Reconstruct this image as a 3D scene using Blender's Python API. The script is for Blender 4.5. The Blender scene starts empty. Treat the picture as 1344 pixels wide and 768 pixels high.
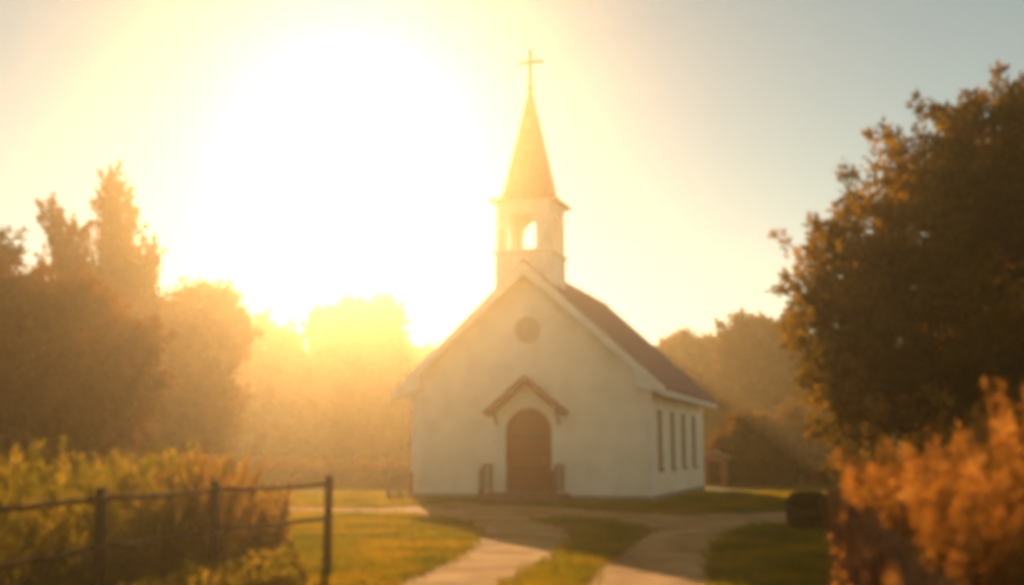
import bpy, math, random
import numpy as np
from mathutils import Vector, Matrix
from mathutils.geometry import tessellate_polygon

C = bpy.data.collections.new("scene_objects")
bpy.context.scene.collection.children.link(C)
R = math.radians
PI = math.pi
rng = np.random.default_rng(7)
random.seed(7)

# ------------------------------------------------------------------ view geometry (photo pixels -> world)
F, PIT, H = 1435.0, R(8.1), 1.7

def ray(x, y):
    u, v = x - 672, 384 - y
    return np.array([u, F * math.cos(PIT) - v * math.sin(PIT), F * math.sin(PIT) + v * math.cos(PIT)])

def gp(x, y, z=0.0):
    r = ray(x, y)
    t = (z - H) / r[2]
    return np.array([r[0] * t, r[1] * t, z])

def at(x, y, d):
    r = ray(x, y)
    return r * (d / r[1]) + np.array([0, 0, H])

# ------------------------------------------------------------------ materials
def nodes(name):
    m = bpy.data.materials.new(name)
    m.use_nodes = True
    nt = m.node_tree
    nt.nodes.clear()
    out = nt.nodes.new("ShaderNodeOutputMaterial")
    return m, nt, out

def noise_ramp(nt, scale, cols, coord="Object", detail=4, stretch=None, pos=None):
    tc = nt.nodes.new("ShaderNodeTexCoord")
    n = nt.nodes.new("ShaderNodeTexNoise")
    n.inputs["Scale"].default_value = scale
    n.inputs["Detail"].default_value = detail
    if stretch:
        mp = nt.nodes.new("ShaderNodeMapping")
        mp.inputs["Scale"].default_value = stretch
        nt.links.new(tc.outputs[coord], mp.inputs[0])
        nt.links.new(mp.outputs[0], n.inputs["Vector"])
    else:
        nt.links.new(tc.outputs[coord], n.inputs["Vector"])
    r = nt.nodes.new("ShaderNodeValToRGB")
    k = len(cols)
    pos = pos or [0.3 + 0.4 * i / (k - 1) for i in range(k)]
    while len(r.color_ramp.elements) < k:
        r.color_ramp.elements.new(0.5)
    for e, c, p in zip(r.color_ramp.elements, cols, pos):
        e.position = p
        e.color = (*c, 1)
    nt.links.new(n.outputs["Fac"], r.inputs[0])
    return n, r

def solid(name, cols, scale=3, rough=0.8, spec=None, bump=0.2, bscale=40, bdist=0.01, stretch=None, siding=None, metallic=0.0, detail=5):
    m, nt, out = nodes(name)
    b = nt.nodes.new("ShaderNodeBsdfPrincipled")
    b.inputs["Roughness"].default_value = rough
    b.inputs["Metallic"].default_value = metallic
    b.inputs["Specular IOR Level"].default_value = spec if spec is not None else (.12 if rough > .8 else .5)
    n, r = noise_ramp(nt, scale, cols, stretch=stretch, detail=detail)
    nt.links.new(r.outputs[0], b.inputs["Base Color"])
    n2 = nt.nodes.new("ShaderNodeTexNoise")
    n2.inputs["Scale"].default_value = bscale
    tc = nt.nodes.new("ShaderNodeTexCoord")
    nt.links.new(tc.outputs["Object"], n2.inputs["Vector"])
    bp = nt.nodes.new("ShaderNodeBump")
    bp.inputs["Strength"].default_value = bump
    bp.inputs["Distance"].default_value = bdist
    nt.links.new(n2.outputs["Fac"], bp.inputs["Height"])
    last = bp
    if siding:                                   # lap boards: a sawtooth in height
        axis, pitch, dist = siding
        sp = nt.nodes.new("ShaderNodeSeparateXYZ")
        nt.links.new(tc.outputs["Object"], sp.inputs[0])
        mu = nt.nodes.new("ShaderNodeMath"); mu.operation = "DIVIDE"
        mu.inputs[1].default_value = pitch
        nt.links.new(sp.outputs[axis], mu.inputs[0])
        fr = nt.nodes.new("ShaderNodeMath"); fr.operation = "FRACT"
        nt.links.new(mu.outputs[0], fr.inputs[0])
        iv = nt.nodes.new("ShaderNodeMath"); iv.operation = "SUBTRACT"
        iv.inputs[0].default_value = 1.0
        nt.links.new(fr.outputs[0], iv.inputs[1])
        b2 = nt.nodes.new("ShaderNodeBump")
        b2.inputs["Strength"].default_value = 0.9
        b2.inputs["Distance"].default_value = dist
        nt.links.new(iv.outputs[0], b2.inputs["Height"])
        nt.links.new(bp.outputs[0], b2.inputs["Normal"])
        last = b2
    nt.links.new(last.outputs[0], b.inputs["Normal"])
    nt.links.new(b.outputs[0], out.inputs["Surface"])
    return m

def leafmat(name, cols, scale=0.9, trans=0.5, tcol=(1.6, 1.25, 0.5)):
    """leaf: diffuse face plus light passing through the blade"""
    m, nt, out = nodes(name)
    n, r = noise_ramp(nt, scale, cols, detail=6)
    d = nt.nodes.new("ShaderNodeBsdfDiffuse")
    t = nt.nodes.new("ShaderNodeBsdfTranslucent")
    mx = nt.nodes.new("ShaderNodeMixShader")
    mx.inputs[0].default_value = trans
    mul = nt.nodes.new("ShaderNodeMix"); mul.data_type = "RGBA"; mul.blend_type = "MULTIPLY"
    mul.inputs[0].default_value = 1.0
    mul.inputs[7].default_value = (*tcol, 1)
    nt.links.new(r.outputs[0], d.inputs[0])
    nt.links.new(r.outputs[0], mul.inputs[6])
    nt.links.new(mul.outputs[2], t.inputs[0])
    nt.links.new(d.outputs[0], mx.inputs[1])
    nt.links.new(t.outputs[0], mx.inputs[2])
    nt.links.new(mx.outputs[0], out.inputs["Surface"])
    return m

M = {}
M["paint"] = solid("white_clapboard_paint", [(.70, .66, .54), (.78, .74, .62), (.82, .79, .67)], scale=1.3, rough=.55, bump=.08, siding=(2, .13, .022))
M["trim"] = solid("white_trim_paint", [(.66, .65, .6), (.8, .79, .75)], scale=2, rough=.5, bump=.06)
M["belfry"] = solid("white_belfry_paint", [(.62, .6, .55), (.76, .75, .7)], scale=2, rough=.55, bump=.08, siding=(2, .13, .018))
M["shingle"] = solid("red_brown_shingles", [(.11, .026, .020), (.20, .05, .036), (.27, .08, .055)], scale=6, rough=.75, bump=.4, bscale=30, siding=(2, .14, .03), stretch=(1, 1, 3))
M["spire"] = solid("tan_spire_shingles", [(.15, .085, .045), (.22, .13, .07)], scale=5, rough=.75, bump=.3, siding=(2, .16, .02))
M["door"] = solid("red_brown_door_wood", [(.12, .012, .005), (.22, .028, .009)], scale=5, rough=.45, bump=.2, stretch=(6, 6, .5))
M["hood"] = solid("red_brown_hood_boards", [(.12, .028, .018), (.18, .048, .028)], scale=6, rough=.6)
M["brick"] = solid("red_brick_step", [(.20, .075, .055), (.30, .13, .095)], scale=9, rough=.9, bump=.4)
M["iron"] = solid("rusty_brown_iron", [(.05, .028, .022), (.11, .05, .035)], scale=12, rough=.6, metallic=.3)
M["cross"] = solid("bronze_cross_metal", [(.05, .022, .01), (.09, .04, .018)], scale=8, rough=.8, metallic=.0)
M["pane"] = solid("amber_window_glass", [(.05, .03, .02), (.09, .05, .03)], scale=3, rough=.12, bump=.03)
M["wframe"] = solid("brown_window_frame", [(.12, .06, .04), (.18, .09, .06)], scale=6, rough=.6)
M["louvre"] = solid("weathered_louvre_paint", [(.34, .31, .25), (.44, .41, .34)], scale=4, rough=.7, siding=(2, .07, .03))
M["stone"] = solid("foundation_stone", [(.2, .19, .17), (.32, .3, .27)], scale=5, rough=.9, bump=.5)
M["metal"] = solid("dull_brass", [(.25, .17, .07), (.4, .28, .12)], scale=9, rough=.35, metallic=.8)
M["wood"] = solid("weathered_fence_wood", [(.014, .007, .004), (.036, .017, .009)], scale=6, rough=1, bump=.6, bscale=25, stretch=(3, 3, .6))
M["greywood"] = solid("pale_weathered_wood", [(.12, .075, .05), (.2, .13, .09)], scale=6, rough=.9, bump=.5)
M["bark"] = solid("tree_bark", [(.025, .016, .011), (.06, .04, .028)], scale=5, rough=.95, bump=.8, bscale=12, bdist=.04, stretch=(2, 2, .4))
M["shedroof"] = solid("pale_tin_roof", [(.22, .18, .15), (.3, .25, .2)], scale=3, rough=.5, bump=.1)
M["shedwall"] = solid("red_plank_wall", [(.11, .055, .035), (.17, .085, .055)], scale=5, rough=.85, siding=(0, .14, .02))
M["reed"] = solid("dry_reed_stalks", [(.035, .016, .008), (.13, .06, .028), (.34, .19, .08)], scale=5, rough=.9, bump=.5, stretch=(3, 3, .3))
M["gravel"] = None

M["leaf_right"] = leafmat("autumn_green_leaves", [(.030, .028, .006), (.075, .058, .010), (.22, .14, .016)], scale=.45, trans=.55, tcol=(2.1, 1.6, .35))
M["leaf_left"] = leafmat("olive_leaves", [(.030, .018, .004), (.12, .062, .012)], scale=.5, trans=.6, tcol=(2.3, 1.4, .3))
M["leaf_far"] = leafmat("woodland_leaves", [(.045, .036, .010), (.12, .08, .02)], scale=.3, trans=.6, tcol=(2.1, 1.4, .35))
M["leaf_box"] = leafmat("dark_clipped_leaves", [(.012, .020, .008), (.03, .042, .015)], scale=3, trans=.3)
M["russet"] = leafmat("russet_leaves", [(.12, .085, .016), (.28, .15, .035), (.42, .22, .055), (.62, .40, .15)], scale=3.5, trans=.5, tcol=(1.5, 1.1, .6))
M["weed"] = leafmat("green_weed_leaves", [(.05, .06, .006), (.15, .135, .014), (.42, .29, .06)], scale=2.6, trans=.55, tcol=(1.7, 1.35, .4))
M["plume"] = leafmat("orange_grass_plumes", [(.10, .085, .015), (.25, .16, .035), (.48, .31, .10)], scale=1.6, trans=.55, tcol=(1.5, 1.1, .6))
M["blade"] = leafmat("grass_blades", [(.06, .085, .002), (.15, .14, .003), (.30, .20, .005)], scale=.7, trans=.5, tcol=(1.9, 1.5, .3))

def ground_mat():
    m, nt, out = nodes("lawn_ground")
    b = nt.nodes.new("ShaderNodeBsdfPrincipled"); b.inputs["Roughness"].default_value = 1
    b.inputs["Specular IOR Level"].default_value = .1
    n, r = noise_ramp(nt, .35, [(.055, .05, .003), (.10, .08, .004), (.15, .10, .008)], detail=9)
    nt.links.new(r.outputs[0], b.inputs["Base Color"])
    n2, _ = noise_ramp(nt, 14, [(0, 0, 0), (1, 1, 1)], detail=6)
    bp = nt.nodes.new("ShaderNodeBump"); bp.inputs["Strength"].default_value = 1; bp.inputs["Distance"].default_value = .06
    nt.links.new(n2.outputs["Fac"], bp.inputs["Height"]); nt.links.new(bp.outputs[0], b.inputs["Normal"])
    nt.links.new(b.outputs[0], out.inputs["Surface"])
    return m
M["ground"] = ground_mat()

def gravel_mat():
    m, nt, out = nodes("sandy_gravel")
    b = nt.nodes.new("ShaderNodeBsdfPrincipled"); b.inputs["Roughness"].default_value = 1; b.inputs["Specular IOR Level"].default_value = .1
    n, r = noise_ramp(nt, .9, [(.32, .155, .05), (.60, .33, .125), (.74, .45, .20)], detail=10)
    n3, r3 = noise_ramp(nt, 45, [(.62, .6, .58), (1, 1, 1)], detail=3)
    mul = nt.nodes.new("ShaderNodeMix"); mul.data_type = "RGBA"; mul.blend_type = "MULTIPLY"; mul.inputs[0].default_value = 1
    nt.links.new(r.outputs[0], mul.inputs[6]); nt.links.new(r3.outputs[0], mul.inputs[7])
    nt.links.new(mul.outputs[2], b.inputs["Base Color"])
    bp = nt.nodes.new("ShaderNodeBump"); bp.inputs["Strength"].default_value = .7; bp.inputs["Distance"].default_value = .02
    nt.links.new(n3.outputs["Fac"], bp.inputs["Height"])
    b2 = nt.nodes.new("ShaderNodeBump"); b2.inputs["Strength"].default_value = .8; b2.inputs["Distance"].default_value = .15
    n4, _ = noise_ramp(nt, 1.4, [(0, 0, 0), (1, 1, 1)], detail=5)
    nt.links.new(n4.outputs["Fac"], b2.inputs["Height"]); nt.links.new(bp.outputs[0], b2.inputs["Normal"])
    nt.links.new(b2.outputs[0], b.inputs["Normal"])
    nt.links.new(b.outputs[0], out.inputs["Surface"])
    return m
M["gravel"] = gravel_mat()

# ------------------------------------------------------------------ mesh helpers
class MB:
    def __init__(s): s.v, s.f = [], []
    def add(s, vs, fs):
        b = len(s.v); s.v += [tuple(map(float, v)) for v in vs]; s.f += [tuple(b + i for i in f) for f in fs]; return s
    def box(s, lo, hi):
        (a, b, c), (d, e, f) = lo, hi
        return s.add([(a, b, c), (d, b, c), (d, e, c), (a, e, c), (a, b, f), (d, b, f), (d, e, f), (a, e, f)],
                     [(0, 3, 2, 1), (4, 5, 6, 7), (0, 1, 5, 4), (1, 2, 6, 5), (2, 3, 7, 6), (3, 0, 4, 7)])
    def prism(s, loop, axis, a0, a1, holes=()):
        """2-D outline (with holes) extruded along an axis. axis 'y': (u,w)->(u,a,w); 'x': (a,u,w); 'z': (u,w,a)"""
        def mk(p, a):
            return (p[0], a, p[1]) if axis == "y" else ((a, p[0], p[1]) if axis == "x" else (p[0], p[1], a))
        loops = [list(loop)] + [list(h) for h in holes]
        tri = tessellate_polygon([[Vector((p[0], p[1], 0)) for p in L] for L in loops])
        flat = [p for L in loops for p in L]
        n = len(flat)
        def area(t): a, b, c = (flat[i] for i in t); return (b[0]-a[0])*(c[1]-a[1])-(b[1]-a[1])*(c[0]-a[0])
        tri = [t if area(t) > 0 else (t[0], t[2], t[1]) for t in tri]
        vs = [mk(p, a0) for p in flat] + [mk(p, a1) for p in flat]
        fs = [tuple(t) for t in tri] + [(t[0] + n, t[2] + n, t[1] + n) for t in tri]
        b = 0
        for k, L in enumerate(loops):
            m_ = len(L)
            A = sum(L[i][0]*L[(i+1) % m_][1]-L[(i+1) % m_][0]*L[i][1] for i in range(m_))
            for i in range(m_):
                j = (i + 1) % m_
                q = (b + i, b + i + n, b + j + n, b + j)
                if (A < 0) != (k > 0): q = q[::-1]
                fs.append(q)
            b += m_
        return s.add(vs, fs)
    def tube(s, pts, rad, n=8, cap=True):
        pts = [Vector(p) for p in pts]
        if not hasattr(rad, "__len__"): rad = [rad] * len(pts)
        vs, fs = [], []
        for i, p in enumerate(pts):
            t = (pts[min(i + 1, len(pts) - 1)] - pts[max(i - 1, 0)]).normalized()
            up = Vector((0, 0, 1)) if abs(t.z) < .9 else Vector((1, 0, 0))
            a = t.cross(up).normalized(); b = t.cross(a)
            for k in range(n):
                w = 2 * PI * k / n
                vs.append(p + (a * math.cos(w) + b * math.sin(w)) * rad[i])
        for i in range(len(pts) - 1):
            for k in range(n):
                k2 = (k + 1) % n
                fs.append((i * n + k, i * n + k2, (i + 1) * n + k2, (i + 1) * n + k))
        if cap:
            fs.append(tuple(range(n - 1, -1, -1))); fs.append(tuple((len(pts) - 1) * n + k for k in range(n)))
        return s.add(vs, fs)
    def build(s, name, mat, parent=None, bevel=0, smooth=False):
        me = bpy.data.meshes.new(name)
        me.from_pydata(s.v, [], s.f); me.materials.append(mat); me.update()
        if smooth:
            for p in me.polygons: p.use_smooth = True
        o = bpy.data.objects.new(name, me); C.objects.link(o)
        o.parent = parent
        if bevel:
            b = o.modifiers.new("edge", "BEVEL"); b.width = bevel; b.segments = 2; b.limit_method = "ANGLE"
        return o

def empty(name, loc=(0, 0, 0), rz=0):
    o = bpy.data.objects.new(name, None); o.location = loc; o.rotation_euler = (0, 0, rz); o.empty_display_size = .2
    C.objects.link(o); return o

def tag(o, label=None, cat=None, group=None, kind=None):
    for k, v in (("label", label), ("category", cat), ("group", group), ("kind", kind)):
        if v: o[k] = v
    return o

def leafmesh(name, mat, c, d, l, w, parent=None):
    """c,d (n,3): base and direction of each leaf, l,w length and width -> one mesh of diamond leaves"""
    n = len(c)
    d = d / np.linalg.norm(d, axis=1, keepdims=True)
    s = np.cross(d, rng.normal(size=(n, 3))); s /= np.linalg.norm(s, axis=1, keepdims=True)
    l = np.broadcast_to(l, (n,))[:, None]; w = np.broadcast_to(w, (n,))[:, None]
    nn = np.cross(d, s)
    V = np.stack([c, c + d * l * .45 + s * w / 2 + nn * w * .15, c + d * l, c + d * l * .45 - s * w / 2 + nn * w * .15], 1).reshape(-1, 3)
    me = bpy.data.meshes.new(name)
    me.vertices.add(4 * n); me.vertices.foreach_set("co", V.astype(np.float32).ravel())
    me.loops.add(4 * n); me.loops.foreach_set("vertex_index", np.arange(4 * n, dtype=np.int32))
    me.polygons.add(n); me.polygons.foreach_set("loop_start", np.arange(0, 4 * n, 4, dtype=np.int32))
    me.materials.append(mat); me.update(calc_edges=True); me.validate()
    o = bpy.data.objects.new(name, me); C.objects.link(o); o.parent = parent
    return o

def unit(n):
    v = rng.normal(size=(n, 3)); return v / np.linalg.norm(v, axis=1, keepdims=True)

def crown_points(blobs, nclump, per, spray, spread, up=.5):
    """sprays of leaves set through the volume of a crown made of ellipsoids"""
    B = np.array(blobs, float)
    wgt = (B[:, 3] * B[:, 4] * B[:, 5]) ** (2 / 3.); wgt /= wgt.sum()
    k = rng.choice(len(B), nclump, p=wgt)
    u = unit(nclump)
    r = rng.uniform(.25, 1, nclump) ** .5
    lump = 1 + .18 * np.sin(3.1 * u[:, 0] * 2 + k) * np.cos(4.3 * u[:, 2] + 2 * k) + rng.normal(0, .07, nclump)
    cc = B[k, :3] + u * B[k, 3:6] * (r * lump)[:, None]
    sd = u * 1.0 + np.array([0, 0, up]) + rng.normal(0, .35, (nclump, 3))
    sd /= np.linalg.norm(sd, axis=1, keepdims=True)
    sl = spray * rng.uniform(.5, 1.5, nclump)
    t = rng.uniform(0, 1, (nclump, per))
    P = cc[:, None, :] + sd[:, None, :] * (t * sl[:, None])[..., None] + rng.normal(0, 1, (nclump, per, 3)) * (spread * (1.05 - .8 * t))[..., None]
    D = sd[:, None, :] * .8 + rng.normal(0, .7, (nclump, per, 3))
    return P.reshape(-1, 3), D.reshape(-1, 3), cc

def tree(name, label, base, trunk_h, trunk_r, blobs, nclump, per, spray, spread, leaf, mat, limbs=10, group=None, up=.5, stems=1, cat="tree"):
    base = np.array(base, float)
    root = empty(name, base)
    tag(root, label, cat, group)
    bl = [(b[0] - base[0], b[1] - base[1], b[2] - base[2], *b[3:]) for b in blobs]
    P, D, cc = crown_points(bl, nclump, per, spray, spread, up)
    n = len(P)
    P[:, 2] = np.maximum(P[:, 2], .03)
    ls = leaf * rng.uniform(.6, 1.4, n)
    leafmesh("crown", mat, P, D, ls, ls * .5, root)
    tr = MB()
    cen = np.average(np.array(bl)[:, :3], axis=0, weights=np.prod(np.array(bl)[:, 3:6], axis=1))
    top = np.array([cen[0] * .35, cen[1] * .35, trunk_h])
    for s_ in range(stems):
        off = rng.normal(0, .12, 3) * (stems > 1); off[2] = 0
        mid = top * .5 + rng.normal(0, trunk_r * .6, 3)
        tr.tube([off + (0, 0, -.1), off * 1.2 + (0, 0, .25), mid + off * 2, top + off * 3], [trunk_r * 1.5, trunk_r * 1.05, trunk_r * .85, trunk_r * .62], 10)
        order = np.argsort(-cc[:, 2])
        pick = cc[rng.choice(order[: max(limbs, int(len(cc) * .9))], limbs, replace=len(cc) < limbs)]
        for q in pick:
            t0 = rng.uniform(.55, 1)
            a = mid + (top - mid) * ((t0 - .5) * 2) + off * 2.5
            e = a + (q - a) * .92
            m_ = a + (e - a) * .5 + np.array([0, 0, -.08 * np.linalg.norm(e - a)]) + rng.normal(0, .1, 3)
            m1 = a + (m_ - a) * .5 + rng.normal(0, .04, 3)
            r0 = trunk_r * rng.uniform(.3, .5)
            tr.tube([a, m1, m_, e], [r0, r0 * .8, r0 * .55, r0 * .15], 6)
    tr.build("trunk", M["bark"], root, smooth=True)
    return root

def PB(x, y, d, rx, ry, rd=None):
    """crown lump seen round photo point x,y at d metres, radii given as photo pixels"""
    p = at(x, y, d); k = d / F
    return (p[0], p[1], p[2], rx * k, (rd if rd else rx * k), ry * k)

# ------------------------------------------------------------------ ground and drive
g = MB().add([(-320, -60, 0), (320, -60, 0), (320, 420, 0), (-320, 420, 0)], [(0, 1, 2, 3)]).build("ground", M["ground"])
tag(g, kind="structure")

def gl(L): return [tuple(gp(x, y)[:2]) for x, y in L]
def smooth_loop(P, n=4):
    out = []
    m_ = len(P)
    for i in range(m_):
        p0, p1, p2, p3 = (np.array(P[(i + k) % m_]) for k in (-1, 0, 1, 2))
        for t in np.arange(n) / n:
            q = .5 * ((2 * p1) + (-p0 + p2) * t + (2 * p0 - 5 * p1 + 4 * p2 - p3) * t * t + (-p0 + 3 * p1 - 3 * p2 + p3) * t ** 3)
            out.append((q[0] + random.uniform(-.05, .05), q[1] + random.uniform(-.11, .11)))
    return out
outer_px_top = [(440, 667), (500, 667), (560, 664), (610, 662), (700, 664), (800, 671), (880, 675), (960, 674), (1040, 672)]
outer_px_bot = [(1035, 691), (985, 695), (950, 707), (936, 724), (931, 745), (936, 770), (955, 810)]
left_px = [(400, 830), (515, 770), (563, 751), (602, 729), (624, 711), (626, 697), (602, 685), (560, 679), (500, 675), (440, 675)]
OUT = [(-40, 36.5), (-20, 34.5)] + gl(outer_px_top) + [(14, 28), (40, 27), (40, 23), (14, 24)] + gl(outer_px_bot) + \
      [(2.6, 6), (2.6, 0), (2.8, -12), (-5.5, -12), (-4.6, 0), (-3.4, 7)] + gl(left_px) + [(-20, 33), (-40, 35)]
ISL = gl([(700, 682), (740, 682), (800, 686), (853, 697), (838, 710), (812, 727), (782, 750), (765, 770), (745, 810)]) + \
      [(.3, 6), (.1, 0), (0, -9), (-1.4, -9), (-1.3, 0), (-1.0, 6)] + gl([(585, 815), (665, 768), (700, 748), (738, 727), (752, 711), (745, 697), (722, 688)])
OUTs, ISLs = smooth_loop(OUT), smooth_loop(ISL)
mb = MB()
loops = [OUTs, ISLs]
tri = tessellate_polygon([[Vector((*p, 0)) for p in L] for L in loops])
flat = OUTs + ISLs
def up_tri(t):
    a, b, c = (flat[i] for i in t)
    return t if (b[0]-a[0])*(c[1]-a[1])-(b[1]-a[1])*(c[0]-a[0]) > 0 else (t[0], t[2], t[1])
mb.add([(p[0], p[1], .004) for p in flat], [up_tri(t) for t in tri])
drive = tag(mb.build("gravel_drive", M["gravel"]), kind="structure")

def inside(poly, P):
    poly = np.array(poly); x, y = P[:, 0], P[:, 1]
    r = np.zeros(len(P), bool); j = len(poly) - 1
    for i in range(len(poly)):
        xi, yi = poly[i]; xj, yj = poly[j]
        c = ((yi > y) != (yj > y)) & (x < (xj - xi) * (y - yi) / (yj - yi + 1e-12) + xi)
        r ^= c; j = i
    return r

# ------------------------------------------------------------------ the church (local frame: x right along the front, y back, z up)
CA = R(18.1)
ctr = gp(857, 661)[:2] - np.array([math.cos(CA), -math.sin(CA)]) * 4.05
church = empty("church", (ctr[0], ctr[1], 0), -CA)
tag(church, "small white clapboard church with belfry steeple, cross and arched red-brown door", "church")
W2, LEN, EV, RG = 4.05, 11.0, 3.93, 7.6
SL = (RG - EV) / W2
def arch(cx, w, z0, ztop, n=14):
    r = w / 2
    pts = [(cx - r, z0), (cx + r, z0)]
    for i in range(n + 1):
        a = PI * i / n
        pts.append((cx + r * math.cos(a), ztop - r + r * math.sin(a)))
    return pts
def circ(cx, cz, r, n=28): return [(cx + r * math.cos(2 * PI * i / n), cz + r * math.sin(2 * PI * i / n)) for i in range(n)]
DX, DW, DZ0, DZ1 = 0.02, 1.56, .30, 3.0
RWZ = 5.55
gable = [(-W2, .22), (W2, .22), (W2, EV), (0, RG), (-W2, EV)]
MB().prism(gable, "y", 0, .22, [arch(DX, DW, DZ0, DZ1), circ(0, RWZ, .37)]).build("front_wall", M["paint"], church)
MB().prism(gable, "y", LEN - .22, LEN).build("rear_wall", M["paint"], church)
# windows of the side walls
WZ0, WZ1 = 1.06, 2.86
WY = [1.35, 3.7, 6.0, 8.4]
for sx in (1, -1):
    loop = [(.222, .22), (LEN - .222, .22), (LEN - .222, EV), (.222, EV)]
    holes = [[(y - .21, WZ0), (y + .21, WZ0), (y + .21, WZ1), (y - .21, WZ1)] for y in WY]
    a, b = sorted((sx * W2, sx * (W2 - .2)))
    MB().prism(loop, "x", a, b, holes).build("side_wall", M["paint"], church)
    for y in WY:
        xo, xi = sx * (W2 + .035), sx * (W2 - .10)
        a, b = sorted((xo, xi))
        fr = MB().prism([(y - .265, WZ0 - .05), (y + .265, WZ0 - .05), (y + .265, WZ1 + .06), (y - .265, WZ1 + .06)], "x", sx * W2 + (.002 if sx > 0 else -.037), sx * W2 + (.037 if sx > 0 else -.002),
                        [[(y - .2, WZ0), (y + .2, WZ0), (y + .2, WZ1), (y - .2, WZ1)]])
        w = fr.build("window", M["wframe"], church)
        a, b = sorted((sx * (W2 - .09), sx * (W2 - .07)))
        MB().box((a, y - .205, WZ0 + .003), (b, y + .205, WZ1 - .003)).build("pane", M["pane"], w)
        a, b = sorted((sx * (W2 - .066), sx * (W2 - .03)))
        mt = MB().box((a, y - .018, WZ0 + .004), (b, y + .018, WZ1 - .004))
        for k in range(1, 4):
            zz = WZ0 + (WZ1 - WZ0) * k / 4
            mt.box((a + .002, y - .2, zz - .014), (b - .002, y - .02, zz + .014)); mt.box((a + .002, y + .02, zz - .014), (b - .002, y + .2, zz + .014))
        mt.build("muntin", M["wframe"], w)
        a, b = sorted((sx * (W2 + .038), sx * (W2 + .12)))
        MB().box((a, y - .3, WZ0 - .1), (b, y + .3, WZ0 - .045)).build("sill", M["wframe"], w)
# foundation
MB().box((-W2 - .03, -.03, -.15), (W2 + .03, LEN + .03, .218)).build("foundation", M["stone"], church, bevel=.01)
# corner boards
for sx in (-1, 1):
    MB().box((sx * (W2 - .05) - .075, -.025, .22), (sx * (W2 - .05) + .075, -.003, EV + .02)).build("corner_board", M["trim"], church)
# roof slabs with overhangs
OE, OR, TH = .50, .45, .13
def slope_pt(x, lift=0): return RG - SL * abs(x) + lift
rf = MB()
xe = W2 + OE
prof = [(-xe, slope_pt(xe) + .01), (-xe, slope_pt(xe) + TH + .03), (0, RG + TH + .06), (xe, slope_pt(xe) + TH + .03), (xe, slope_pt(xe) + .01), (0, RG + .015)]
rf.prism(prof[::-1], "y", -OR, LEN + OR)
roof = rf.build("roof", M["shingle"], church)
ridge = MB().prism([(-.14, RG + TH - .06), (.14, RG + TH - .06), (0, RG + TH + .11)], "y", -OR - .01, LEN + OR + .01).build("ridge_cap", M["shingle"], roof)
# rake boards and boxed eaves, white
for yy in ((-OR - .035, -OR - .003), (LEN + OR + .003, LEN + OR + .035)):
    for sx in (-1, 1):
        loop = [(0, RG - .24), (0, RG + TH + .03), (sx * (xe + .03), slope_pt(xe + .03) + TH + .0), (sx * (xe + .03), slope_pt(xe + .03) - .16)]
        MB().prism(loop, "y", *yy).build("rake_board", M["trim"], church)
for sx in (-1, 1):
    loop = [(sx * (W2 + .004), EV - .09), (sx * xe, slope_pt(xe) - .16), (sx * xe, slope_pt(xe) + .005), (sx * (W2 + .004), EV - .01)]
    MB().prism(loop, "y", -OR, LEN + OR).build("eave_box", M["trim"], church)
    # cornice return: the boxed triangle under each end of the rake
    loop = [(sx * (W2 - .42), EV - .26), (sx * (xe - .002), slope_pt(xe) - .163), (sx * (xe - .002), slope_pt(xe)), (sx * (W2 - .42), slope_pt(W2 - .42) - .004)]
    MB().prism(loop, "y", -OR + .003, -.004).build("cornice_return", M["trim"], church)
# round louvre
lv = MB().prism(circ(0, RWZ, .368), "y", .05, .12).build("round_louvre", M["louvre"], church)
MB().prism(circ(0, RWZ, .44), "y", -.03, -.002, [circ(0, RWZ, .36)]).build("ring", M["louvre"], lv)
# door
door = MB().prism(arch(DX, DW - .02, DZ0 + .01, DZ1 - .01), "y", .10, .16).build("door", M["door"], church)
MB().prism(arch(DX, DW + .02, DZ0, DZ1 + .01), "y", .04, .097, [arch(DX, DW - .16, DZ0 + .004, DZ1 - .08)]).build("door_frame", M["door"], door)
pl = MB()
for i in range(1, 8):
    x = DX - DW / 2 + .1 + (DW - .2) * i / 8
    pl.box((x - .008, .094, DZ0 + .05), (x + .008, .099, DZ1 - .5))
pl.box((DX - .55, .082, 1.0), (DX + .55, .0935, 1.09)); pl.box((DX - .55, .082, 2.0), (DX + .55, .0935, 2.09))
pl.build("batten", M["iron"], door)
MB().tube([(DX + .5, .06, 1.25), (DX + .5, .02, 1.25), (DX + .5, .02, 1.42), (DX + .5, .06, 1.42)], .014).build("handle", M["metal"], door)
# gabled hood over the door
hood_p = (0.0, 4.02); he = (1.36, 2.78)
hd = MB()
for sx in (-1, 1):
    loop = [(0, hood_p[1]), (0, hood_p[1] - .21), (sx * (he[0] - .07), he[1] - .05), (sx * he[0], he[1] + .08)]
    hd.prism(loop, "y", -.55, -.003)
hood = hd.build("door_hood", M["hood"], church)
for sx in (-1, 1):
    MB().tube([(sx * 1.05, -.01, 2.45), (sx * 1.05, -.25, 2.72), (sx * 1.05, -.5, 3.0)], .035, 6).build("bracket", M["hood"], hood)
# landing, steps
MB().box((-1.4, -.95, -.05), (1.4, -.034, .285)).build("landing", M["brick"], church, bevel=.015)
MB().box((-1.4, -1.30, -.05), (1.4, -.953, .15)).build("step", M["brick"], church, bevel=.015)
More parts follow.
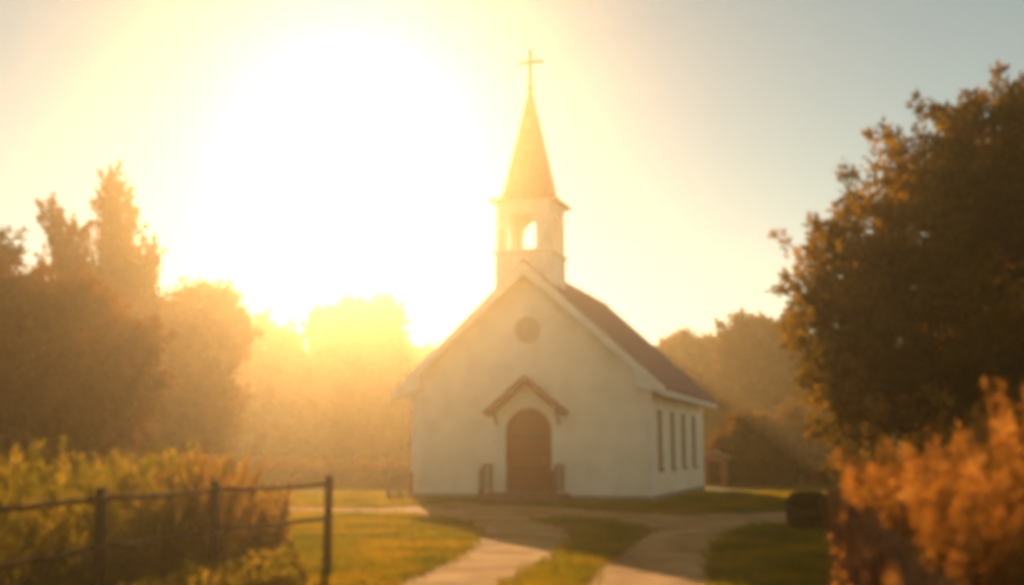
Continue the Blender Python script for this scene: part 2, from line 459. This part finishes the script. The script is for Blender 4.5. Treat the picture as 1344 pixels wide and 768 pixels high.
# hand rails
for sx, x0 in ((-1, -1.2), (1, 1.2)):
    r_ = MB()
    r_.tube([(x0, -.12, .28), (x0, -.12, 1.17)], .034, 8); r_.tube([(x0, -.92, .28), (x0, -.92, 1.17)], .034, 8); r_.tube([(x0, -1.27, .14), (x0, -1.27, .9)], .034, 8)
    r_.tube([(x0, -.10, 1.17), (x0, -.92, 1.17), (x0, -1.30, .90)], .036, 8)
    r_.tube([(x0, -.12, .42), (x0, -.92, .42), (x0, -1.27, .27)], .022, 6)
    for k in range(1, 5):
        y = -.12 - .8 * k / 5
        r_.tube([(x0, y, .42), (x0, y, 1.16)], .013, 6)
    for k in range(1, 3):
        y = -.92 - .35 * k / 3
        r_.tube([(x0, y, .42 - .15 * k / 3), (x0, y, 1.16 - .27 * k / 3)], .013, 6)
    r_.build("handrail", M["iron"], church)
# tower
TW, TY, TX = .93, 1.02, -.20           # half width, centre back from the front
def zat(py, yl):
    """height seen at photo row py at distance yl behind the front, on the ridge line"""
    wx, wy = ctr[0] + yl * math.sin(CA), ctr[1] + yl * math.cos(CA)
    r = ray(692, py); return H + r[2] * wy / r[1]
zc1, zc2, ztip, zcross, zarm = zat(333, .4), zat(268, .4), zat(111, TY), zat(64, TY), zat(81, TY)
tower = church
y0, y1 = TY - TW, TY + TW
MB().box((-TW - .03, y0 - .03, EV + 2.2), (TW + .03, y1 + .03, zc1)).build("tower_base", M["belfry"], tower)
MB().box((-TW - .11, y0 - .11, zc1 + .001), (TW + .11, y1 + .11, zc1 + .09)).build("tower_ledge", M["trim"], tower, bevel=.01)
bz0, bz1 = zc1 + .091, zc2
t_ = .13
bel = MB()
aw = 1.0
bel.prism([(-TW, bz0), (TW, bz0), (TW, bz1), (-TW, bz1)], "y", y0, y0 + t_, [arch(-.04, aw, bz0 + .04, bz1 - .28)])
bel.prism([(-TW, bz0), (TW, bz0), (TW, bz1), (-TW, bz1)], "y", y1 - t_, y1, [arch(-.04, aw, bz0 + .04, bz1 - .28)])
for a in (-TW, TW - t_):
    L = [(y0 + t_ + .001, bz0), (y1 - t_ - .001, bz0), (y1 - t_ - .001, bz1), (y0 + t_ + .001, bz1)]
    bel.prism(L, "x", a, a + t_, [arch(TY, aw, bz0 + .04, bz1 - .28)])
bel.build("belfry", M["belfry"], tower)
# cornice + bell-cast skirt + spire
MB().box((-TW - .08, y0 - .08, zc2 + .001), (TW + .08, y1 + .08, zc2 + .10)).build("tower_cornice", M["trim"], tower)
sp = MB()
rings = [(TW + .24, zc2 + .102), (TW + .24, zc2 + .14), (TW - .10, zc2 + .26), (.74, zc2 + .50), (.03, ztip)]
vs, fs = [], []
for hw, z in rings:
    for sx, sy in ((-1, -1), (1, -1), (1, 1), (-1, 1)): vs.append((sx * hw, TY + sy * hw, z))
for i in range(len(rings) - 1):
    for k in range(4): fs.append((i * 4 + k, i * 4 + (k + 1) % 4, (i + 1) * 4 + (k + 1) % 4, (i + 1) * 4 + k))
fs += [(3, 2, 1, 0), tuple(16 + k for k in range(4))]
sp.add(vs, fs).build("spire", M["spire"], tower)
# cross
cr = MB()
cr.box((-.06, TY - .05, ztip - .25), (.06, TY + .05, zcross)); cr.box((-.47, TY - .047, zarm - .055), (-.061, TY + .047, zarm + .055)); cr.box((.061, TY - .047, zarm - .055), (.47, TY + .047, zarm + .055))
cr.box((-.1, TY - .1, ztip - .2), (.1, TY + .1, ztip - .08))
cr.build("cross", M["cross"], tower, bevel=.008)

for o in church.children:
    if o.name in ("tower_base", "tower_ledge", "belfry", "bell", "tower_cornice", "spire", "cross"): o.location.x = TX

# ------------------------------------------------------------------ pole fence at the left
posts = [at(432, 626, 15.9), at(284, 632, 13.7), at(136, 642, 11.2)]
posts = [np.array([p[0], p[1], 1.28]) for p in posts]
posts += [np.array([posts[2][0] - .55 * k, posts[2][1] - 2.5 * k, 1.28]) for k in (1, 2)]
fence = tag(empty("pole_fence", (posts[0][0], posts[0][1], 0)), "rough dark pole fence with two sagging rails in front of the tall weeds", "fence")
o0 = np.array([posts[0][0], posts[0][1], 0])
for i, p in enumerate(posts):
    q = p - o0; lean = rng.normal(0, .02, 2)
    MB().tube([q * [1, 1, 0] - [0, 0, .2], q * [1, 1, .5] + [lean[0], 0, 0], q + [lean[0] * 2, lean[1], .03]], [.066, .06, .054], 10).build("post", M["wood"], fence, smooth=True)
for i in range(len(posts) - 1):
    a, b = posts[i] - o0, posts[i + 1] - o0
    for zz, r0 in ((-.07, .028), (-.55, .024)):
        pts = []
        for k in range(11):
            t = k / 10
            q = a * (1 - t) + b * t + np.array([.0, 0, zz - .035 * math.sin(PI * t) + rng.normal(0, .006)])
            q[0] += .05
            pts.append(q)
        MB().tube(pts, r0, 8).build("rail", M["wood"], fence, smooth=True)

# ------------------------------------------------------------------ reed screen fence at the right
A, Bq = np.array([3.50, 12.0]), np.array([1.19, 3.0])
rf_ = tag(empty("reed_fence", (A[0], A[1], 0)), "brown dry reed screen fence leading away below the russet shrubs", "fence")
Ln = np.linalg.norm(Bq - A); dr = (Bq - A) / Ln; nr = np.array([-dr[1], dr[0]])
nn_ = nr if nr[0] > 0 else -nr
sm = MB()
k = 0; s = 0
while s < Ln:
    p = dr * s + nr * rng.normal(0, .02)
    h = 1.24 + rng.normal(0, .035); tl = rng.normal(0, .035, 2)
    sm.tube([(p[0], p[1], 0), (p[0] + tl[0], p[1] + tl[1], h * .6), (p[0] + tl[0] * 1.5, p[1] + tl[1] * 1.5, h)], [.013, .012, .008], 4)
    s += rng.uniform(.012, .022)
sm.build("reed_screen", M["reed"], rf_)
nl = 600
tt = rng.uniform(0, Ln * .9, nl); zl = np.abs(rng.uniform(.05, 1.3, nl)) * (.6 + .4 * np.sin(tt * 4) ** 2)
Pl = np.column_stack([dr[0] * tt - nn_[0] * .05, dr[1] * tt - nn_[1] * .05, zl]) + rng.normal(0, .03, (nl, 3))
leafmesh("dry_creeper", M["russet"], Pl, rng.normal(0, .6, (nl, 3)) + np.array([0, 0, .4]), .06, .035, rf_)
for zz in (.35, .95):
    MB().tube([(dr * t)[0:2].tolist() + [zz + .01 * math.sin(t * 3)] for t in np.linspace(0, Ln, 20)], .022, 6).build("cross_rail", M["wood"], rf_)
for t in np.linspace(.05, Ln - .05, 5):
    q = dr * t + nr * .06 * (1 if nr[0] > 0 else -1)
    MB().tube([(q[0], q[1], -.1), (q[0], q[1], 1.22)], .045, 8).build("post", M["wood"], rf_)

# ------------------------------------------------------------------ stalky plants (weeds, plumes, russet shrubs)
def stalks(xy, h, nleaf, leaf, spread, lean=.15, tuft=.0):
    """base points, heights -> leaf bases and directions along leaning stalks, leafier near the top"""
    n = len(xy)
    ln = rng.normal(0, lean, (n, 2)) * h[:, None]
    t = rng.uniform(.12, 1, (n, nleaf)) ** .75
    P = np.empty((n, nleaf, 3))
    P[..., :2] = xy[:, None, :] + ln[:, None, :] * (t ** 2)[..., None]
    P[..., 2] = h[:, None] * t
    P += rng.normal(0, 1, (n, nleaf, 3)) * (spread * (1.15 - t))[..., None]
    D = rng.normal(0, .6, (n, nleaf, 3)) + np.array([0, 0, .7 + tuft])
    P[..., 2] = np.maximum(P[..., 2], .02)
    return P.reshape(-1, 3), D.reshape(-1, 3), ln

def stemmesh(name, mat, xy, h, ln, parent=None, r=.008):
    b = MB()
    for i in range(len(xy)):
        x, y = xy[i]
        b.tube([(x, y, 0), (x + ln[i, 0] * .3, y + ln[i, 1] * .3, h[i] * .55), (x + ln[i, 0], y + ln[i, 1], h[i])], [r, r * .8, r * .4], 3, cap=False)
    return b.build(name, mat, parent)

# russet shrubbery behind the reed fence
N = 1500
nn = nr if nr[0] > 0 else -nr
s = np.concatenate([Ln * .62 * rng.uniform(0, 1, N) ** 1.1, rng.uniform(-.1, Ln * .45, 420)]); N += 420
off = np.concatenate([.34 + 3.4 * rng.uniform(0, 1, N - 420) ** 1.2, rng.uniform(.08, .7, 420)])
xy = A + dr * s[:, None] + nn * off[:, None]
hh = np.clip(1.02 + .44 * off + .12 * np.sin(s * 2.3) + rng.normal(0, .21, N), .8, 2.35)
base = np.array([A[0] + 1.2, A[1] - 4, 0])
sx_, sy_ = at(1332, 560, 7.6)[:2]
xy = np.vstack([xy, [[sx_, sy_], [sx_ + .03, sy_], [sx_, sy_ + .04]]]); hh = np.concatenate([hh, [2.16, 2.1, 2.0]])     # one tall sprig
P, D, ln = stalks(xy - base[:2], hh, 260, .05, .11, lean=.10, tuft=.6)
shrub = tag(empty("russet_hedge", base), "unclipped russet orange hedge of upright twigs behind the reed fence", "hedge")
l_ = .036 * rng.uniform(.5, 1.6, len(P))
leafmesh("foliage", M["russet"], P, D, l_, l_ * .55, shrub)
stemmesh("twigs", M["bark"], xy - base[:2], hh, ln, shrub, r=.006)

# tall weeds behind the pole fence
def region(n, poly):
    poly = np.array(poly); lo, hi = poly.min(0), poly.max(0)
    out = np.empty((0, 2))
    while len(out) < n:
        q = rng.uniform(lo, hi, (n * 2, 2)); out = np.vstack([out, q[inside(poly, q)]])
    return out[:n]
xy = region(1150, [(-5.4, 8.5), (-4.85, 11.2), (-4.35, 13.4), (-4.5, 17.0), (-6.5, 19), (-12, 18), (-12, 8.5)])
hv = 1.05 + .22 * np.sin(xy[:, 0] * 2.3 + 1) * np.cos(xy[:, 1] * 1.1) + .28 * np.exp(-((xy[:, 0] / xy[:, 1] + .345) / .06) ** 2) + rng.normal(0, .24, len(xy))
hv = np.clip(hv, .4, 1.85)
P, D, ln = stalks(xy, hv, 150, .07, .13, lean=.13, tuft=.7)
l_ = .10 * rng.uniform(.4, 1.7, len(P))
tag(leafmesh("tall_weeds", M["weed"], P, D, l_, l_ * .2), "tall olive green weeds growing thick behind the pole fence", "weeds", kind="stuff")
xy = region(300, [(-4.15, 14.0), (-3.45, 15.7), (-3.8, 19.0), (-5.4, 19.8), (-6.6, 17.6), (-4.9, 16.6), (-5.3, 14.8), (-4.7, 14.4)])
hv = 1.12 + rng.normal(0, .28, len(xy)) - .75 * np.clip((xy[:, 0] / xy[:, 1] + .26) / .07, 0, 1.05)
hv = np.clip(hv, .35, 1.55)
P, D, ln = stalks(xy, hv, 190, .07, .09, lean=.15, tuft=.9)
l_ = .085 * rng.uniform(.5, 1.5, len(P))
tag(leafmesh("plumed_grass", M["plume"], P, D, l_, l_ * .26), "orange plumed dry grass around the last posts of the pole fence", "tall grass", kind="stuff")
xy = region(170, [(-2.95, 15.4), (-2.3, 12.4), (-3.2, 10.5), (-3.9, 10.3), (-3.6, 13.6)])
hv = np.maximum(.26 + rng.normal(0, .1, len(xy)), .1)
P, D, ln = stalks(xy, hv, 90, .07, .08, lean=.2, tuft=.6)
l_ = .08 * rng.uniform(.5, 1.5, len(P))
tag(leafmesh("low_weeds", M["weed"], P, D, l_, l_ * .3), "low green weeds along the foot of the pole fence on the lawn side", "weeds", kind="stuff")

# ------------------------------------------------------------------ short grass on the lawn
n = 170000
d = 7.5 + 34 * rng.uniform(0, 1, n) ** 1.25
x = rng.uniform(-.36, .36, n) * d * 1.15
Pg = np.stack([x, d], 1)
Pj = Pg + rng.normal(0, .09, Pg.shape)
ci = inside(OUTs, Pj) & ~inside(ISLs, Pj)
# church footprint
lx = (Pg - ctr) @ np.array([math.cos(CA), -math.sin(CA)]); ly = (Pg - ctr) @ np.array([math.sin(CA), math.cos(CA)])
ch_ = (abs(lx) < W2 + .05) & (ly > -.05) & (ly < LEN) | (abs(lx) < 1.45) & (ly > -1.35) & (ly < 0)
Pg = Pg[~ci & ~ch_]
n = len(Pg)
B_ = np.concatenate([Pg + rng.normal(0, .03, (n, 2)) for _ in range(2)])
sc = .05 + .0020 * B_[:, 1]
leafmesh_c = np.column_stack([B_, np.zeros(len(B_))])
Dg = rng.normal(0, .45, (len(B_), 3)) + np.array([0, 0, 1.0])
gh = sc * rng.uniform(.6, 1.5, len(B_))
tag(leafmesh("grass", M["blade"], leafmesh_c, Dg, gh, gh * .28), "short sunlit grass of the lawns beside the drive", "grass", kind="stuff")

# ------------------------------------------------------------------ trees
# big tree at the right
bl = [PB(1262, 265, 22, 62, 62), PB(1335, 212, 22, 72, 58), PB(1330, 300, 23.5, 60, 40), PB(1285, 172, 22, 42, 26), PB(1338, 176, 22, 34, 26), PB(1205, 310, 21.5, 70, 70), PB(1132, 375, 21.5, 66, 60), PB(1118, 448, 21, 58, 52), PB(1210, 420, 21, 100, 105),
      PB(1345, 410, 21.5, 115, 150), PB(1150, 530, 20.5, 46, 42), PB(1240, 540, 20.5, 110, 60), PB(1440, 350, 23, 120, 130), PB(1460, 480, 22, 130, 120), PB(1215, 225, 22, 28, 34), PB(1120, 575, 20.5, 34, 26)]
tree("broadleaf_tree", "large broadleaf tree with golden edge leaves towering over the russet hedge", (9.9, 22, 0), 4.4, .26, bl, 1650, 80, .85, .16, .15, M["leaf_right"], limbs=26, up=.35)
# left: feathery tree with upright plumes
def plume_blobs(x0, y0, x1, y1, d, w0, w1, n=7):
    return [PB(x0 + (x1 - x0) * i / (n - 1), y0 + (y1 - y0) * i / (n - 1), d, w0 + (w1 - w0) * i / (n - 1), max(16, abs(y1 - y0) / n * .8)) for i in range(n)]
bl = plume_blobs(145, 480, 143, 258, 40, 34, 9) + plume_blobs(125, 440, 68, 298, 40, 18, 7, 6) + plume_blobs(110, 450, 60, 362, 40, 16, 6, 4) + plume_blobs(170, 440, 196, 345, 40, 22, 8, 5) + \
     plume_blobs(112, 400, 98, 320, 40, 12, 6, 4) + plume_blobs(160, 370, 170, 280, 40, 14, 6, 4) + [PB(140, 520, 40, 90, 75)]
tree("feathery_tree", "tall feathery tree with several upright pointed plumes above the left thicket", at(145, 650, 40) * [1, 1, 0], 4.6, .22, bl, 2300, 45, .62, .085, .17, M["leaf_left"], limbs=20, up=1.9)
bl = [PB(60, 450, 25, 85, 60), PB(30, 520, 23, 90, 80), PB(110, 500, 25, 80, 80), PB(40, 590, 23, 100, 50), PB(-40, 430, 25, 70, 60), PB(-60, 540, 25, 90, 90)]
tree("bushy_tree", "dense bushy tree filling the left edge below the feathery plumes", at(20, 670, 25) * [1, 1, 0], 2.4, .2, bl, 1500, 75, .6, .2, .16, M["leaf_left"], limbs=14)
bl = [PB(190, 450, 43, 60, 60), PB(220, 520, 42, 80, 75), PB(200, 590, 42, 90, 50), PB(150, 560, 42, 60, 60)]
tree("bushy_tree", "dense dark bush between the feathery tree and the round headed tree", at(200, 645, 42) * [1, 1, 0], 2.4, .18, bl, 1100, 75, .6, .2, .16, M["leaf_left"], limbs=12)
bl = [PB(268, 415, 48, 42, 36), PB(295, 440, 48, 30, 32), PB(250, 480, 48, 48, 45), PB(262, 545, 48, 50, 60), PB(225, 440, 48, 36, 36)]
tree("round_headed_tree", "round headed tree at the right end of the left thicket, leaning to the light", at(262, 645, 48) * [1, 1, 0], 3.0, .18, bl, 950, 75, .55, .2, .17, M["leaf_left"], limbs=12)
bl = [PB(-15, 345, 34, 30, 28), PB(-50, 400, 34, 60, 50), PB(-20, 390, 34, 25, 30)]
tree("slim_tree", "slim tree cut by the left edge with leafy tufts against the sky", at(-60, 660, 34) * [1, 1, 0], 4.5, .14, bl, 240, 60, .5, .16, .15, M["leaf_left"], limbs=9)
# far trees left of the church
D1 = 92
bl = [PB(495, 418, D1, 26, 20), PB(462, 424, D1, 26, 20), PB(432, 432, D1, 22, 20), PB(514, 440, D1, 14, 16), PB(470, 450, D1, 52, 26), PB(465, 480, D1, 62, 45), PB(450, 540, D1, 80, 60), PB(510, 520, D1, 40, 60)]
tree("far_tree", "pale sunlit tree with broad double topped crown left of the church", at(465, 620, D1) * [1, 1, 0], 5.0, .3, bl, 1300, 60, 1.0, .35, .38, M["leaf_far"], limbs=12)
bl = [PB(345, 458, 80, 36, 24), PB(372, 470, 80, 20, 18), PB(340, 515, 80, 55, 45), PB(350, 570, 80, 60, 45)]
tree("far_tree", "smaller pale tree in the haze between the left thicket and the double topped tree", at(345, 625, 80) * [1, 1, 0], 4.0, .25, bl, 600, 60, 1.0, .4, .4, M["leaf_far"], limbs=10)
bl = [PB(545, 490, 98, 30, 28), PB(560, 560, 98, 60, 60)]
tree("far_tree", "low hazy tree seen just past the left wall of the church", at(555, 618, 98) * [1, 1, 0], 4.0, .25, bl, 350, 60, 1.2, .5, .45, M["leaf_far"], limbs=8)
# far trees right of the church
bl = [PB(985, 462, 75, 34, 30), PB(960, 450, 75, 14, 18), PB(1000, 520, 75, 60, 50), PB(1030, 470, 75, 40, 35), PB(1060, 530, 75, 60, 60)]
tree("far_tree", "hazy tree with pointed top between the church and the large broadleaf tree", at(1000, 625, 75) * [1, 1, 0], 4.0, .3, bl, 900, 60, 1.0, .4, .4, M["leaf_far"], limbs=10, up=.9)
bl = [PB(905, 480, 85, 28, 26), PB(930, 490, 85, 30, 30), PB(915, 550, 85, 55, 60), PB(880, 480, 85, 22, 22)]
tree("far_tree", "hazy low tree rising directly behind the church roof's right eave", at(915, 620, 85) * [1, 1, 0], 4.0, .3, bl, 650, 60, 1.0, .45, .4, M["leaf_far"], limbs=10)
bl = [PB(990, 592, 52, 42, 38), PB(1045, 590, 52, 45, 44), PB(1095, 585, 52, 40, 50), PB(960, 612, 52, 22, 24)]
tree("thicket_bush", "dark rounded thicket behind the lawn, right of the little shed", at(1030, 637, 52) * [1, 1, 0], 1.4, .15, bl, 900, 60, .5, .25, .22, M["leaf_far"], limbs=10, cat="bush", stems=2)
# the wood at the back, one mass
bw = []
for px in range(-500, 1900, 26):
    dd = 118 + 14 * math.sin(px * .013); yt = 497 + 13 * math.sin(px * .031) + 9 * math.sin(px * .083 + 1) + random.uniform(-8, 8)
    bw.append(PB(px, yt + 45, dd, 32, 55)); bw.append(PB(px + 12, yt + 95, dd, 36, 60))
P, D_, cc = crown_points(bw, 9000, 26, 1.5, .7)
P[:, 2] = np.maximum(P[:, 2], .05)
tag(leafmesh("distant_wood", M["leaf_far"], P, D_, .8, .5), "distant wood closing the horizon behind everything", "wood", kind="stuff")
# low hedge at the back of the lawn, left
ha, hb = at(330, 640, 50)[:2], at(548, 640, 47)[:2]
n = 26000
t = rng.uniform(0, 1, n)
Ph = np.column_stack([ha[0] + (hb[0] - ha[0]) * t, ha[1] + (hb[1] - ha[1]) * t + rng.normal(0, .28, n), np.abs(rng.uniform(0, 1.0, n)) + .08 * np.sin(t * 40)])
Ph[:, 2] = np.maximum(Ph[:, 2], .02)
ho = np.array([ha[0], ha[1], 0])
hg = tag(empty("low_hedge", ho), "long low hedge along the back of the lawn left of the church", "hedge")
leafmesh("foliage", M["leaf_left"], Ph - ho, unit(n), .16, .09, hg)
st = MB()
for k in range(24):
    q = (hb - ha) * (k + .5) / 24
    st.tube([(q[0], q[1], 0), (q[0] + .05, q[1], .7)], [.04, .02], 6)
st.build("stems", M["bark"], hg)
# clipped dark bush by the drive
bc = gp(1062, 697)
n = 16000
u = unit(n); u = np.sign(u) * np.abs(u) ** .66
Pb = u * np.array([.42, .40, .40]) * rng.uniform(.6, 1.0, (n, 1)) + np.array([0, 0, .40])
Pb[:, 2] = np.maximum(Pb[:, 2], .02)
bx = tag(empty("clipped_bush", bc), "small dark clipped bush beside the drive at the reed fence end", "bush")
leafmesh("crown", M["leaf_box"], Pb, u + rng.normal(0, .5, (n, 3)), .05, .03, bx)
st = MB()
for k in range(5): st.tube([(0.02 * k - .04, 0, 0), (.1 * k - .2, .05 * (k - 2), .5)], [.02, .01], 6)
st.build("trunk", M["bark"], bx)

# ------------------------------------------------------------------ little shed behind the church
sh0 = gp(936, 638)
shed = tag(empty("garden_shed", (sh0[0] + .15, sh0[1] + .4, 0), -CA), "small red plank shed with pale roof beyond the church's rear corner", "shed")
MB().box((-.55, 0, 0), (.55, 1.2, 1.22)).build("wall", M["shedwall"], shed)
MB().prism([(-.7, 1.215), (0, 1.56), (.7, 1.215), (.7, 1.27), (0, 1.62), (-.7, 1.27)], "y", -.12, 1.32).build("roof", M["shedroof"], shed)
MB().prism([(-.55, 1.222), (.55, 1.222), (0, 1.49)], "y", .0, .04).build("gable", M["shedwall"], shed)
dd_ = MB().box((-.26, -.03, .06), (.26, -.003, 1.1)).build("door", M["wood"], shed)
MB().box((.17, -.06, .55), (.2, -.031, .65)).build("handle", M["metal"], dd_)
# short railing left of the church
q0 = gp(509, 656)
rl = tag(empty("wooden_railing", q0, -CA), "short low wooden railing standing on the lawn at the church's left corner", "railing")
for x in (0, .42, .84):
    MB().box((x - .05, -.05, -.1), (x + .05, .05, .92)).build("post", M["greywood"], rl, bevel=.006)
for z in (.12, .82):
    for x in (0, .42):
        MB().box((x + .036, -.02, z - .035), (x + .384, .02, z + .035)).build("rail", M["greywood"], rl, bevel=.005)
bal = MB()
for k in range(1, 5):
    for x in (0, .42): bal.box((x + .42 * k / 5 - .01, -.01, .156), (x + .42 * k / 5 + .01, .01, .784))
bal.build("balusters", M["greywood"], rl)

# ------------------------------------------------------------------ hazy air
m, nt, out = nodes("hazy_air")
pv = nt.nodes.new("ShaderNodeVolumePrincipled")
pv.inputs["Color"].default_value = (1.0, .80, .50, 1)
pv.inputs["Density"].default_value = .0018
pv.inputs["Anisotropy"].default_value = .87
nt.links.new(pv.outputs[0], out.inputs["Volume"])
hz = MB().box((-325, -65, -1), (325, 425, 14.9)).build("haze", m)
tag(hz, "warm golden haze filling the air", "haze", kind="stuff")

# ------------------------------------------------------------------ light
AZ, EL = R(-8.6), R(17.0)
sd = Vector((math.sin(AZ) * math.cos(EL), math.cos(AZ) * math.cos(EL), math.sin(EL)))
ld = bpy.data.lights.new("sun", "SUN"); ld.energy = 5.0; ld.angle = R(.6); ld.color = (1.0, .65, .31)
lo = bpy.data.objects.new("sun", ld); C.objects.link(lo)
lo.rotation_euler = sd.to_track_quat("Z", "Y").to_euler(); lo.location = (0, 0, 30)
w = bpy.data.worlds.new("World"); bpy.context.scene.world = w; w.use_nodes = True
nt = w.node_tree; nt.nodes.clear()
sky = nt.nodes.new("ShaderNodeTexSky"); sky.sky_type = "NISHITA"; sky.sun_disc = False
sky.sun_elevation = EL; sky.sun_rotation = AZ
sky.dust_density = 0.0; sky.air_density = 0.8; sky.ozone_density = 1.0; sky.altitude = 50
bg = nt.nodes.new("ShaderNodeBackground"); bg.inputs[1].default_value = .099
wo = nt.nodes.new("ShaderNodeOutputWorld")
wb = nt.nodes.new("ShaderNodeMix"); wb.data_type = "RGBA"; wb.blend_type = "MULTIPLY"; wb.inputs[0].default_value = 1
wb.inputs[7].default_value = (1.0, .765, .465, 1)      # the photograph's warm white balance
nt.links.new(sky.outputs[0], wb.inputs[6]); nt.links.new(wb.outputs[2], bg.inputs[0]); nt.links.new(bg.outputs[0], wo.inputs[0])

# ------------------------------------------------------------------ camera
cd = bpy.data.cameras.new("camera"); cd.sensor_width = 36; cd.lens = F / 1344 * 36; cd.clip_end = 3000; cd.clip_start = .1
cam = bpy.data.objects.new("camera", cd); C.objects.link(cam)
cam.location = (0, 0, H); cam.rotation_euler = (R(90) + PIT, 0, 0)
cd.dof.use_dof = True; cd.dof.focus_distance = 250; cd.dof.aperture_fstop = .62
sc_ = bpy.context.scene
sc_.camera = cam
sc_.view_settings.view_transform = "Standard"; sc_.view_settings.look = "None"
sc_.view_settings.exposure = 0.88; sc_.view_settings.gamma = 1.0; sc_.view_settings.use_curve_mapping = False
cy = sc_.cycles
cy.filter_width = 5.8
cy.volume_bounces = 1; cy.max_bounces = 8; cy.diffuse_bounces = 3; cy.transmission_bounces = 4
cy.use_denoising = True
cy.sample_clamp_indirect = 8
